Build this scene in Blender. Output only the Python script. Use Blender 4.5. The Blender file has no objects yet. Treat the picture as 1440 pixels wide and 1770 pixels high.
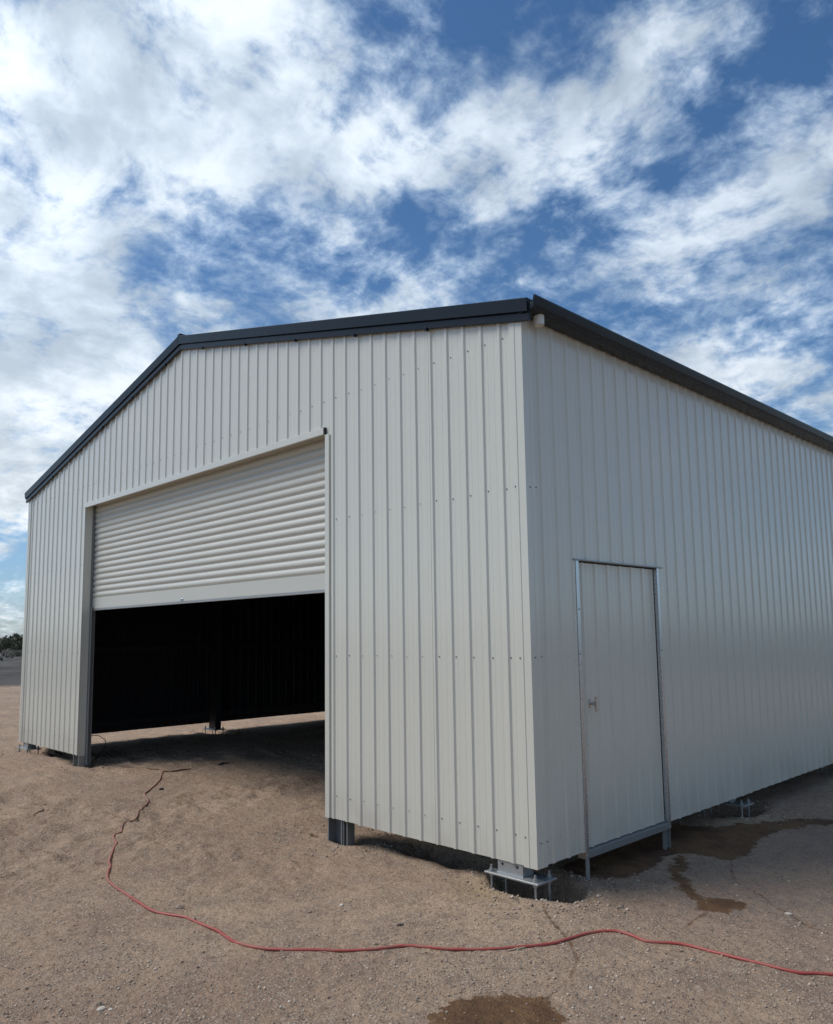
import bpy, bmesh, math, random
import numpy as np
from mathutils import Vector, Matrix

scene = bpy.context.scene
col = scene.collection
random.seed(7)

# ------------------------------------------------------------------ camera
cam_data = bpy.data.cameras.new("camera")
cam = bpy.data.objects.new("camera", cam_data)
col.objects.link(cam)
YAW, PITCH, ROLL = 0.79312, 0.115, -0.01403
fw = Vector((-math.sin(YAW) * math.cos(PITCH), math.cos(YAW) * math.cos(PITCH), math.sin(PITCH)))
rt = Vector((math.cos(YAW), math.sin(YAW), 0.0))
up = rt.cross(fw)
rt2 = math.cos(ROLL) * rt + math.sin(ROLL) * up
up2 = -math.sin(ROLL) * rt + math.cos(ROLL) * up
M = Matrix((rt2, up2, -fw)).transposed().to_4x4()
M.translation = Vector((3.5739, -4.67896, 1.66273))
cam.matrix_world = M
cam_data.sensor_fit = 'HORIZONTAL'
cam_data.sensor_width = 36.0
cam_data.lens = 36.0 * 1364.5 / 1440.0
cam_data.shift_y = 55.4 / 1440.0
cam_data.clip_start = 0.05
cam_data.clip_end = 5000.0
scene.camera = cam

# ------------------------------------------------------------------ sun and sky
SUN_EL = math.radians(54)
SUN_DIR = Vector((-0.70, -0.71, 0)).normalized() * math.cos(SUN_EL) + Vector((0, 0, math.sin(SUN_EL)))
sun_d = bpy.data.lights.new("sun", 'SUN')
sun_d.energy = 1.25
sun_d.angle = math.radians(30)
sun_d.color = (1.0, 0.97, 0.93)
sun = bpy.data.objects.new("sun", sun_d)
col.objects.link(sun)
sun.rotation_euler = SUN_DIR.to_track_quat('Z', 'Y').to_euler()

world = bpy.data.worlds.new("World")
scene.world = world
world.use_nodes = True
world.cycles.sampling_method = 'MANUAL'
world.cycles.sample_map_resolution = 512
BLOBS = [(-0.7844, 0.2976, 0.5442, 0.136, 0.5), (-0.6713, 0.4356, 0.5996, 0.087, 0.3), (-0.6382, 0.5284, 0.5599, 0.084, 0.4), (-0.8712, 0.3389, 0.3552, 0.088, 0.38), (-0.9151, 0.3144, 0.2524, 0.112, 0.45), (-0.6987, 0.5093, 0.5025, 0.046, 0.22), (-0.5449, 0.6759, 0.4963, 0.056, 0.42), (-0.5275, 0.628, 0.5722, 0.032, 0.22), (-0.3509, 0.7171, 0.6021, 0.057, 0.36), (-0.4116, 0.7131, 0.5674, 0.036, 0.22), (-0.3661, 0.8091, 0.4598, 0.065, 0.36), (-0.2534, 0.8387, 0.4821, 0.038, 0.28), (-0.6455, 0.6416, 0.4143, 0.042, 0.22), (-0.3638, 0.8738, 0.3225, 0.083, 0.3), (-0.7317, 0.5682, 0.3765, 0.049, 0.18), (-0.2883, 0.8834, 0.3694, 0.05, 0.15), (-0.4478, 0.7002, 0.556, 0.028, 0.2), (-0.8983, 0.4115, 0.154, 0.08, 0.2), (-0.9434, 0.2903, 0.1603, 0.041, 0.25), (-0.4587, 0.725, 0.5138, 0.038, 0.18), (-0.4875, 0.6026, 0.6318, 0.046, -0.42), (-0.5556, 0.5926, 0.5832, 0.029, -0.3), (-0.4192, 0.6721, 0.6104, 0.024, -0.22), (-0.2934, 0.7739, 0.5612, 0.036, -0.22), (-0.3904, 0.7573, 0.5236, 0.036, -0.42), (-0.6386, 0.6074, 0.4726, 0.051, -0.42), (-0.7893, 0.3996, 0.4662, 0.035, -0.28), (-0.7449, 0.5016, 0.4399, 0.051, -0.3), (-0.8274, 0.3676, 0.4246, 0.022, -0.22), (-0.5068, 0.7336, 0.4528, 0.046, -0.35), (-0.3398, 0.8578, 0.3856, 0.044, -0.3), (-0.2404, 0.7861, 0.5695, 0.031, -0.15), (-0.5465, 0.5319, 0.6469, 0.024, -0.12), (-0.5843, 0.6884, 0.4299, 0.034, -0.25), (-0.833, 0.3954, 0.387, 0.022, -0.2), (-0.4251, 0.8089, 0.4062, 0.032, -0.15), (-0.9491, 0.3011, 0.0927, 0.018, -0.35), (-0.7809, 0.4165, 0.4656, 0.019, -0.1), (-0.5496, 0.7215, 0.4213, 0.034, -0.15), (-0.9499, 0.3095, 0.0439, 0.036, -0.1), (-0.2594, 0.802, 0.538, 0.058, -0.04), (-0.4182, 0.6607, 0.6233, 0.036, -0.1), (-0.8749, 0.2826, 0.3933, 0.035, 0.15)]
wt = world.node_tree
for n in list(wt.nodes):
    wt.nodes.remove(n)


class NB:
    """small node-building helper"""
    def __init__(self, tree):
        self.t = tree

    def n(self, typ, **kw):
        nd = self.t.nodes.new(typ)
        for k, v in kw.items():
            setattr(nd, k, v)
        return nd

    def put(self, sock, val):
        if isinstance(val, bpy.types.NodeSocket):
            self.t.links.new(val, sock)
        elif val is not None:
            sock.default_value = val

    def math(self, op, a, b=None, c=None, clamp=False):
        nd = self.n('ShaderNodeMath', operation=op, use_clamp=clamp)
        self.put(nd.inputs[0], a)
        self.put(nd.inputs[1], b)
        self.put(nd.inputs[2], c)
        return nd.outputs[0]

    def vmath(self, op, a, b=None, out=0):
        nd = self.n('ShaderNodeVectorMath', operation=op)
        self.put(nd.inputs[0], a)
        if b is not None:
            self.put(nd.inputs[1], b)
        return nd.outputs[out]

    def noise(self, vec, scale, detail=6, rough=0.55, dist=0.0, lac=2.0):
        nd = self.n('ShaderNodeTexNoise')
        self.put(nd.inputs['Vector'], vec)
        nd.inputs['Scale'].default_value = scale
        nd.inputs['Detail'].default_value = detail
        nd.inputs['Roughness'].default_value = rough
        nd.inputs['Distortion'].default_value = dist
        nd.inputs['Lacunarity'].default_value = lac
        return nd.outputs['Fac']

    def ramp(self, v, lo, hi, a=0.0, b=1.0, smooth=True):
        nd = self.n('ShaderNodeMapRange', interpolation_type='SMOOTHSTEP' if smooth else 'LINEAR')
        self.put(nd.inputs[0], v)
        self.put(nd.inputs[1], lo)
        self.put(nd.inputs[2], hi)
        self.put(nd.inputs[3], a)
        self.put(nd.inputs[4], b)
        return nd.outputs[0]

    def mix(self, f, a, b):
        nd = self.n('ShaderNodeMix', data_type='RGBA')
        self.put(nd.inputs[0], f)
        self.put(nd.inputs[6], a if isinstance(a, bpy.types.NodeSocket) else (*a, 1))
        self.put(nd.inputs[7], b if isinstance(b, bpy.types.NodeSocket) else (*b, 1))
        return nd.outputs[2]


w = NB(wt)
sky = w.n('ShaderNodeTexSky', sky_type='NISHITA')
sky.sun_disc = False
sky.sun_elevation = SUN_EL
sky.sun_rotation = math.atan2(SUN_DIR.x, SUN_DIR.y)
sky.air_density = 1.0
sky.dust_density = 0.6
sky.ozone_density = 3.0
geo = w.n('ShaderNodeNewGeometry')
D = w.vmath('NORMALIZE', w.n('ShaderNodeTexCoord').outputs['Generated'])
sep = w.n('ShaderNodeSeparateXYZ')
w.put(sep.inputs[0], D)
zc = w.math('MAXIMUM', sep.outputs[2], 0.0)
inv = w.math('DIVIDE', 1.0, w.math('ADD', zc, 0.32))
comb = w.n('ShaderNodeCombineXYZ')
w.put(comb.inputs[0], w.math('MULTIPLY', sep.outputs[0], inv))
w.put(comb.inputs[1], w.math('MULTIPLY', sep.outputs[1], inv))
comb.inputs[2].default_value = 3.7
P = comb.outputs[0]
# domain warp: wispy edges
wn = w.n('ShaderNodeTexNoise')
w.put(wn.inputs['Vector'], P)
wn.inputs['Scale'].default_value = 2.2
wn.inputs['Detail'].default_value = 4
warp = w.vmath('SCALE', w.vmath('SUBTRACT', wn.outputs['Color'], (0.5, 0.5, 0.5)))
warp.node.inputs[3].default_value = 0.15
Pw = w.vmath('ADD', P, warp)
n1 = w.noise(Pw, 6.2, 9, 0.56)
n2 = w.noise(Pw, 20.0, 8, 0.62)
n3 = w.noise(P, 1.1, 3, 0.5)
acc = w.math('MULTIPLY', w.math('SUBTRACT', n1, 0.5), 3.3)
acc = w.math('ADD', acc, w.math('MULTIPLY', w.math('SUBTRACT', n2, 0.5), 2.3))
acc = w.math('ADD', acc, w.math('MULTIPLY', w.math('SUBTRACT', n3, 0.5), 0.5))
# cloud banks and gaps, each a soft patch of the sky
wn2 = w.vmath('SCALE', w.vmath('SUBTRACT', w.n('ShaderNodeTexNoise').outputs['Color'], (0.5, 0.5, 0.5)))
tn = wn2.node.inputs[0].links[0].from_node.inputs[0].links[0].from_node
w.put(tn.inputs['Vector'], D)
tn.inputs['Scale'].default_value = 7.0
tn.inputs['Detail'].default_value = 3
wn2.node.inputs[3].default_value = 0.10
Dw = w.vmath('NORMALIZE', w.vmath('ADD', D, wn2))
for (bx, by, bz, s, wg) in BLOBS:
    d = w.vmath('DOT_PRODUCT', Dw, (bx, by, bz), out=1)
    e = w.math('EXPONENT', w.math('MULTIPLY', w.math('SUBTRACT', d, 1.0), 1.0 / (s * s)))
    acc = w.math('MULTIPLY_ADD', e, wg * 1.45, acc)
acc = w.math('ADD', acc, 0.05)
dens = w.ramp(acc, -0.38, 1.05)
dens = w.math('POWER', dens, 0.95)
# colours: thick cloud white, thinner cloud bluish; brighter towards the sun
ds = w.vmath('DOT_PRODUCT', D, tuple(SUN_DIR), out=1)
glow = w.ramp(ds, 0.15, 0.95)
c_far = (0.35, 0.39, 0.435)
c_near = (0.50, 0.545, 0.58)
ccol = w.mix(glow, c_far, c_near)
shade = w.noise(Pw, 4.4, 6, 0.6)
sh = w.ramp(shade, 0.34, 0.64, 0.70, 1.12)
low = w.ramp(sep.outputs[2], 0.03, 0.42, 1.0, 0.0)
lowcol = w.mix(glow, (0.57, 0.56, 0.535), (0.56, 0.58, 0.58))
ccol = w.mix(w.math('MULTIPLY', low, 0.75), ccol, lowcol)
# thin cloud lets the blue through
ccol = w.mix(w.ramp(dens, 0.25, 0.95), w.vmath('MULTIPLY', ccol, (0.79, 0.89, 1.0)), ccol)
ccol = w.mix(w.ramp(shade, 0.62, 0.38, 0.0, 0.75), ccol, w.vmath('MULTIPLY', ccol, (0.84, 0.92, 1.0)))
cs = w.vmath('SCALE', ccol)
w.put(cs.node.inputs[3], sh)
# clear sky: nishita, a touch more saturated
hs = w.n('ShaderNodeHueSaturation')
hs.inputs['Saturation'].default_value = 1.20
hz = w.ramp(sep.outputs[2], -0.02, 0.22, 1.0, 0.0)
tint = w.mix(hz, (1, 1, 1), (0.72, 0.84, 1.10))
w.put(hs.inputs['Color'], w.vmath('MULTIPLY', sky.outputs[0], tint))
bg_sky = w.n('ShaderNodeBackground')
w.put(bg_sky.inputs[0], hs.outputs[0])
bg_sky.inputs[1].default_value = 0.051
bg_cl = w.n('ShaderNodeBackground')
w.put(bg_cl.inputs[0], cs)
bg_cl.inputs[1].default_value = 1.0
mx = w.n('ShaderNodeMixShader')
w.put(mx.inputs[0], w.math('MULTIPLY', dens, 0.92))
wt.links.new(bg_sky.outputs[0], mx.inputs[1])
wt.links.new(bg_cl.outputs[0], mx.inputs[2])
wo = w.n('ShaderNodeOutputWorld')
wt.links.new(mx.outputs[0], wo.inputs[0])

scene.view_settings.view_transform = 'Standard'
scene.view_settings.look = 'None'
scene.view_settings.exposure = 1.08
scene.view_settings.gamma = 1.0
scene.view_settings.use_curve_mapping = False


# ------------------------------------------------------------------ helpers
def link(o, parent=None):
    col.objects.link(o)
    if parent is not None:
        o.parent = parent
        # things sit at their own base point; children are built in world coordinates
        o.matrix_parent_inverse = Matrix.Translation(-Vector(parent_loc(parent)))
    return o


def parent_loc(p):
    v = Vector((0, 0, 0))
    while p is not None:
        v += Vector(p.location)
        if p.parent is not None:
            v += p.matrix_parent_inverse.translation
        p = p.parent
    return v


def tag(o, label=None, cat=None, group=None, kind=None):
    if label: o['label'] = label
    if cat: o['category'] = cat
    if group: o['group'] = group
    if kind: o['kind'] = kind
    return o


def mesh_obj(name, verts, faces, mats, parent=None, fm=None, smooth=False):
    me = bpy.data.meshes.new(name)
    me.from_pydata([tuple(v) for v in verts], [], faces)
    for m in (mats if isinstance(mats, (list, tuple)) else [mats]):
        me.materials.append(m)
    if fm is not None:
        me.polygons.foreach_set('material_index', fm)
    if smooth:
        me.polygons.foreach_set('use_smooth', [True] * len(me.polygons))
    me.update()
    return link(bpy.data.objects.new(name, me), parent)


class MB:
    """collects boxes, tubes and prisms and links them as ONE mesh"""
    def __init__(self):
        self.v, self.f, self.sm = [], [], []

    def box(self, x0, y0, z0, x1, y1, z1):
        b = len(self.v)
        self.v += [(x0, y0, z0), (x1, y0, z0), (x1, y1, z0), (x0, y1, z0),
                   (x0, y0, z1), (x1, y0, z1), (x1, y1, z1), (x0, y1, z1)]
        for q in ((0, 3, 2, 1), (4, 5, 6, 7), (0, 1, 5, 4), (1, 2, 6, 5), (2, 3, 7, 6), (3, 0, 4, 7)):
            self.f.append(tuple(b + i for i in q))
        return self

    def prism(self, pts, a, b, closed=True):
        """pts: list of 3-vectors (outline) swept from offset a to offset b"""
        n = len(pts)
        s = len(self.v)
        a, b = Vector(a), Vector(b)
        self.v += [tuple(Vector(p) + a) for p in pts] + [tuple(Vector(p) + b) for p in pts]
        for i in range(n):
            j = (i + 1) % n
            self.f.append((s + i, s + j, s + n + j, s + n + i))
        self.f.append(tuple(s + i for i in reversed(range(n))))
        self.f.append(tuple(s + n + i for i in range(n)))
        return self

    def cyl(self, p0, p1, r0, r1=None, n=12, cap=True):
        r1 = r0 if r1 is None else r1
        p0, p1 = Vector(p0), Vector(p1)
        d = (p1 - p0).normalized()
        a = d.orthogonal().normalized()
        b = d.cross(a)
        s = len(self.v)
        for p, r in ((p0, r0), (p1, r1)):
            for i in range(n):
                t = 2 * math.pi * i / n
                self.v.append(tuple(p + r * (math.cos(t) * a + math.sin(t) * b)))
        for i in range(n):
            j = (i + 1) % n
            self.f.append((s + i, s + j, s + n + j, s + n + i))
        if cap:
            self.f.append(tuple(s + i for i in reversed(range(n))))
            self.f.append(tuple(s + n + i for i in range(n)))
        return self

    def build(self, name, mat, parent=None, bevel=0.0):
        o = mesh_obj(name, self.v, self.f, mat, parent)
        bm = bmesh.new()
        bm.from_mesh(o.data)
        bmesh.ops.recalc_face_normals(bm, faces=bm.faces)
        if bevel:
            bmesh.ops.bevel(bm, geom=[e for e in bm.edges if e.is_manifold and e.calc_face_angle(0) > 0.6],
                            offset=bevel, segments=1, affect='EDGES', clamp_overlap=True)
        bm.to_mesh(o.data)
        bm.free()
        return o


def empty(name, loc):
    o = bpy.data.objects.new(name, None)
    o.location = loc
    col.objects.link(o)
    return o


def new_mat(name):
    m = bpy.data.materials.new(name)
    m.use_nodes = True
    b = NB(m.node_tree)
    pr = m.node_tree.nodes['Principled BSDF']
    return m, b, pr


def bump(b, pr, h, strength, dist):
    bp = b.n('ShaderNodeBump')
    bp.inputs['Strength'].default_value = strength
    bp.inputs['Distance'].default_value = dist
    b.put(bp.inputs['Height'], h)
    b.put(pr.inputs['Normal'], bp.outputs[0])


def simple(name, c, rough=0.5, metal=0.0, var=0.08, scale=6.0, bstr=0.0, bscale=40.0, spec=0.5):
    m, b, pr = new_mat(name)
    tc = b.n('ShaderNodeTexCoord').outputs['Object']
    nz = b.noise(tc, scale, 5, 0.6)
    lo = tuple(x * (1 - var) for x in c)
    hi = tuple(min(1, x * (1 + var)) for x in c)
    b.put(pr.inputs['Base Color'], b.mix(nz, lo, hi))
    b.put(pr.inputs['Roughness'], b.ramp(nz, 0.3, 0.7, rough * 0.9, min(1, rough * 1.12)))
    pr.inputs['Metallic'].default_value = metal
    pr.inputs['Specular IOR Level'].default_value = spec
    if bstr:
        bump(b, pr, b.noise(tc, bscale, 4, 0.6), bstr, 0.002)
    return m


# ------------------------------------------------------------------ materials
def cladding_mat():
    m, b, pr = new_mat('prepainted_steel')
    tc = b.n('ShaderNodeTexCoord').outputs['Object']
    mp = b.n('ShaderNodeMapping')
    b.put(mp.inputs[0], tc)
    mp.inputs['Scale'].default_value = (55, 55, 0.35)
    st = b.noise(mp.outputs[0], 1.0, 3, 0.5)
    mp2 = b.n('ShaderNodeMapping')
    b.put(mp2.inputs[0], tc)
    mp2.inputs['Scale'].default_value = (2.4, 2.4, 0.5)
    oil = b.noise(mp2.outputs[0], 1.0, 2, 0.5)
    dirt = b.noise(tc, 1.3, 6, 0.65)
    c = b.mix(st, (0.595, 0.580, 0.497), (0.625, 0.610, 0.525))
    c = b.mix(b.ramp(dirt, 0.5, 0.8, 0.0, 0.18), c, (0.52, 0.50, 0.43))
    # dust thrown up against the foot of the sheets
    sp = b.n('ShaderNodeSeparateXYZ')
    b.put(sp.inputs[0], tc)
    foot = b.math('MULTIPLY', b.ramp(sp.outputs[2], 0.0, 0.45, 1.0, 0.0), b.ramp(dirt, 0.35, 0.7, 0.05, 0.35))
    c = b.mix(foot, c, (0.33, 0.27, 0.215))
    oi = b.n('ShaderNodeObjectInfo')
    c = b.mix(b.math('MULTIPLY', oi.outputs['Random'], 0.10), c, (0.50, 0.50, 0.45))
    # faint rain runs and handling smears
    mp3 = b.n('ShaderNodeMapping')
    b.put(mp3.inputs[0], tc)
    mp3.inputs['Scale'].default_value = (9, 9, 0.8)
    runs = b.noise(mp3.outputs[0], 1.0, 6, 0.7)
    c = b.mix(b.ramp(runs, 0.58, 0.74, 0.0, 0.16), c, (0.46, 0.43, 0.37))
    b.put(pr.inputs['Base Color'], c)
    b.put(pr.inputs['Roughness'], b.ramp(dirt, 0.3, 0.7, 0.225, 0.25))
    pr.inputs['Specular IOR Level'].default_value = 0.55
    pr.inputs['Coat Weight'].default_value = 0.5
    pr.inputs['Coat Roughness'].default_value = 0.14
    h = b.math('ADD', b.math('MULTIPLY', st, 0.10), b.math('MULTIPLY', oil, 1.0))
    bump(b, pr, h, 0.5, 0.007)
    return m


CLAD = cladding_mat()
CURTAIN = simple('roller_door_paint', (0.55, 0.54, 0.475), 0.38, var=0.04, scale=2.0)
SHADEDSTEEL = simple('shade_darkened_galv', (0.045, 0.047, 0.05), 0.55, metal=0.3)  # galvanised interior framing, with the shade inside the shed put into its colour
DARK = simple('charcoal_trim', (0.010, 0.013, 0.018), 0.27, var=0.15, scale=3, bstr=0.12, bscale=8, spec=0.28)
LINING = simple('shade_darkened_backing', (0.016, 0.018, 0.024), 0.6)  # inner face of wall and roof sheets, interior darkness painted into the colour
GALV = simple('galvanised_steel', (0.34, 0.345, 0.335), 0.42, metal=0.5, var=0.22, scale=45, bstr=0.1)
GALVD = simple('aged_galvanised_steel', (0.235, 0.24, 0.235), 0.5, metal=0.5, var=0.25, scale=30, bstr=0.1)
BLACK = simple('black_rubber', (0.012, 0.012, 0.013), 0.6)
PVC = simple('pvc_plastic', (0.66, 0.64, 0.58), 0.4)
SCREW = simple('screw_head_metal', (0.20, 0.21, 0.21), 0.35, metal=0.6)
ZINC = simple('bright_zinc_plate', (0.55, 0.57, 0.59), 0.26, metal=0.9, var=0.12, scale=30)
CHROME = simple('chromed_metal', (0.55, 0.56, 0.57), 0.15, metal=1.0)

# ------------------------------------------------------------------ dimensions (metres)
W = 10.70875
DEPTH = 14.1
EAVE = 4.05
APEX = 5.30
PITCHR = 0.1905
XL, XR = -8.256, -2.434
ZD = 3.69
RO_F = 0.2185 + 0.012        # first rib on the front wall, from the near corner
RO_S = 0.2087 + 0.006        # first rib on the side wall
Y0, Y1, ZT = 0.6076, 1.9359, 2.245
SL = (APEX - EAVE) / (W / 2)


def roof_z(x):
    return EAVE + SL * (W / 2 - abs(x + W / 2))


# ------------------------------------------------------------------ numpy noise for the ground
def _hash(ix, iy, seed):
    n = (ix.astype(np.int64) * 374761393 + iy.astype(np.int64) * 668265263 + seed * 974711) & 0x7fffffff
    n = ((n ^ (n >> 13)) * 1274126177) & 0x7fffffff
    n = n ^ (n >> 16)
    return (n & 0xffff) / 65535.0


def vnoise(x, y, s, seed=0):
    x = np.asarray(x, float) * s
    y = np.asarray(y, float) * s
    ix, iy = np.floor(x), np.floor(y)
    fx, fy = x - ix, y - iy
    fx = fx * fx * (3 - 2 * fx)
    fy = fy * fy * (3 - 2 * fy)
    a, b_ = _hash(ix, iy, seed), _hash(ix + 1, iy, seed)
    c, d = _hash(ix, iy + 1, seed), _hash(ix + 1, iy + 1, seed)
    return (a * (1 - fx) + b_ * fx) * (1 - fy) + (c * (1 - fx) + d * fx) * fy - 0.5


def fbm(x, y, s, octv=4, seed=0, g=0.5):
    o = 0
    a = 1.0
    for k in range(octv):
        o = o + a * vnoise(x + 13.7 * k, y - 7.1 * k, s, seed + k)
        s *= 2.03
        a *= g
    return o


def sst(v, a, b_):
    t = np.clip((v - a) / (b_ - a), 0, 1)
    return t * t * (3 - 2 * t)


def seg_dist(x, y, poly, closed):
    """signed distance (negative inside) for closed outlines, plain distance for lines"""
    best = np.full(x.shape, 1e9)
    inside = np.zeros(x.shape, bool)
    n = len(poly)
    for i in range(n if closed else n - 1):
        ax, ay = poly[i]
        bx, by = poly[(i + 1) % n]
        dx, dy = bx - ax, by - ay
        t = np.clip(((x - ax) * dx + (y - ay) * dy) / (dx * dx + dy * dy + 1e-12), 0, 1)
        best = np.minimum(best, np.hypot(x - ax - t * dx, y - ay - t * dy))
        if closed:
            cnd = ((ay > y) != (by > y)) & (x < (bx - ax) * (y - ay) / (by - ay + 1e-12) + ax)
            inside ^= cnd
    return np.where(inside, -best, best) if closed else best


PITS = [(-0.22, 0.26, 0.44, 0.27, 0.17), (-0.26, 3.72, 0.32, 0.52, 0.13), (-10.4, 0.22, 0.45, 0.28, 0.10),
        (-10.45, 3.6, 0.4, 0.3, 0.07), (-10.45, 7.1, 0.4, 0.3, 0.07), (-0.25, 7.1, 0.34, 0.4, 0.1),
        (-2.30, 0.16, 0.22, 0.14, 0.05), (-8.38, 0.15, 0.25, 0.16, 0.05), (-2.62, 0.06, 0.10, 0.06, 0.07),
        (-1.1, 0.40, 0.75, 0.26, 0.13), (-1.70, -1.79, 0.07, 0.035, 0.03), (-9.4, 0.35, 0.6, 0.22, 0.07)]


def ground(x, y):
    x = np.asarray(x, float)
    y = np.asarray(y, float)
    t = np.clip((-x - 2) / 5, 0, 1)
    z = -0.22 + 0.05 * t * t * (3 - 2 * t)
    far = sst(np.hypot(x + 4, y), 25, 120)
    z = z + 1.2 * sst(np.hypot(x + 4, y), 105, 280)
    z = z + 0.012 * fbm(x, y, 0.6, 3, 3) * (1 + 12 * far)
    z = z + 0.011 * fbm(x, y, 4.5, 3, 11)
    z = z + 0.0075 * fbm(x, y, 20.0, 3, 21) * (0.4 + sst(fbm(x, y, 1.7, 2, 23), -0.3, 0.5))
    # soft churned sand, smoother to the right of the corner
    soft = sst(-(x + 0.4), 0.0, 1.5) * sst(fbm(x, y, 0.8, 2, 31), -0.2, 0.35)
    z = z + soft * 0.066 * (fbm(x, y + 0.4 * x, 4.2, 3, 41) + 0.8 * np.abs(vnoise(x - y, 1.6 * y, 3.1, 44)))
    d = np.hypot((x + 2.25) / 0.85, (y + 0.95) / 0.6)
    foot = 1 - sst(d, 0.6, 1.25)
    z = z + foot * (0.075 * np.abs(vnoise(x + 0.5 * y, y, 4.6, 51)) + 0.02 * fbm(x, y, 10.0, 2, 52) - 0.010)
    for (px, py, rx, ry, dp) in PITS:
        wob = 0.22 * fbm(x, y, 5.0, 3, int(abs(px * 10)) + 60)
        r = np.hypot((x - px) / rx, (y - py) / ry) + wob
        z = z - dp * (1 - sst(r, 0.62, 1.02))
        z = z + 0.14 * dp * np.exp(-((r - 1.25) / 0.22) ** 2)
    return z


WET = [
    [(0.666, -1.802), (0.603, -1.698), (0.603, -1.505), (0.69, -1.33), (0.803, -1.204), (0.938, -1.185),
     (1.073, -1.248), (1.22, -1.387), (1.25, -1.7), (1.122, -1.95), (0.792, -2.0)],
    [(-0.039, 0.71), (0.106, 0.805), (0.171, 0.905), (0.171, 1.213), (0.085, 1.652), (0.14, 1.75), (0.246, 1.848),
     (0.391, 1.885), (0.505, 1.852), (0.547, 1.867), (0.543, 2.192), (0.459, 2.764), (0.473, 3.271), (0.591, 3.532),
     (0.729, 3.751), (0.95, 4.1), (1.1, 4.6), (0.9, 4.5), (0.647, 4.004), (0.438, 3.816), (0.177, 3.3),
     (-0.05, 2.9), (-0.506, 2.7), (-0.574, 2.111), (-0.352, 0.7)],
    [(0.132, 1.743), (0.22, 1.776), (0.382, 1.472), (0.467, 1.238), (0.627, 1.058), (0.712, 0.903), (0.829, 0.841),
     (0.958, 0.944), (1.06, 0.925), (1.09, 0.81), (1.073, 0.686), (0.992, 0.671), (0.911, 0.627), (0.824, 0.72),
     (0.682, 0.875), (0.539, 0.978), (0.407, 1.123), (0.319, 1.308)],
]
DAMP_LINES = [
    [(0.558, 1.854), (0.735, 1.486), (0.836, 1.347), (1.043, 1.211), (1.241, 1.014), (1.355, 0.935), (1.543, 0.795),
     (1.692, 0.76), (2.1, 0.6)],
    [(0.014, 0.029), (0.145, -0.122), (0.355, -0.295), (0.563, -0.434), (0.775, -0.654), (0.873, -0.883),
     (0.909, -1.093), (0.944, -1.242)],
    [(0.946, 0.652), (0.965, 0.35), (0.973, 0.217)],
]


# ------------------------------------------------------------------ ground sheet to the horizon
def axis(core0, core1, step, lo, hi, grow=1.055, mx_step=40.0):
    a = list(np.arange(core0, core1, step))
    s, p = step, a[-1]
    while p < hi:
        s = min(s * grow, mx_step)
        p += s
        a.append(p)
    s, p, L = step, a[0], []
    while p > lo:
        s = min(s * grow, mx_step)
        p -= s
        L.append(p)
    return np.array(L[::-1] + a)


def slow_axis(c0, c1, step, lo, hi):
    # slow growth up to 6 cm over the yard, then fast to the horizon
    a = list(np.arange(c0, c1, step))
    def go(p, sgn, lim):
        s, o = step, []
        while sgn * (lim - p) > 0:
            s = min(s * (1.012 if s < 0.05 else 1.07), 60.0)
            p += sgn * s
            o.append(p)
        return o
    return np.array(go(a[0], -1, lo)[::-1] + a + go(a[-1], 1, hi))


gx = slow_axis(-3.4, 2.2, 0.0155, -1500, 1500)
gy = slow_axis(-3.4, 1.4, 0.0155, -1500, 1500)
X, Y = np.meshgrid(gx, gy, indexing='ij')
Z = ground(X, Y)
nx, ny = len(gx), len(gy)
verts = np.stack([X, Y, Z], -1).reshape(-1, 3)
idx = np.arange(nx * ny).reshape(nx, ny)
quads = np.stack([idx[:-1, :-1], idx[1:, :-1], idx[1:, 1:], idx[:-1, 1:]], -1).reshape(-1, 4)
me = bpy.data.meshes.new('ground')
me.vertices.add(len(verts))
me.vertices.foreach_set('co', verts.ravel())
me.loops.add(quads.size)
me.loops.foreach_set('vertex_index', quads.ravel())
me.polygons.add(len(quads))
me.polygons.foreach_set('loop_start', np.arange(0, quads.size, 4))
me.polygons.foreach_set('loop_total', np.full(len(quads), 4))
me.update(calc_edges=True)
me.polygons.foreach_set('use_smooth', np.ones(len(quads), bool))
xf, yf = verts[:, 0], verts[:, 1]
wet = np.full(len(xf), 9.0)
lin = np.full(len(xf), 9.0)
near = (np.abs(xf) < 6) & (np.abs(yf) < 8)
for p_ in WET:
    wet[near] = np.minimum(wet[near], seg_dist(xf[near], yf[near], p_, True))
for p_ in DAMP_LINES:
    lin[near] = np.minimum(lin[near], seg_dist(xf[near], yf[near], p_, False))
for nm, arr in (('wet', wet), ('line', lin)):
    at = me.attributes.new(nm, 'FLOAT', 'POINT')
    at.data.foreach_set('value', arr.astype(np.float32))


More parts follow.
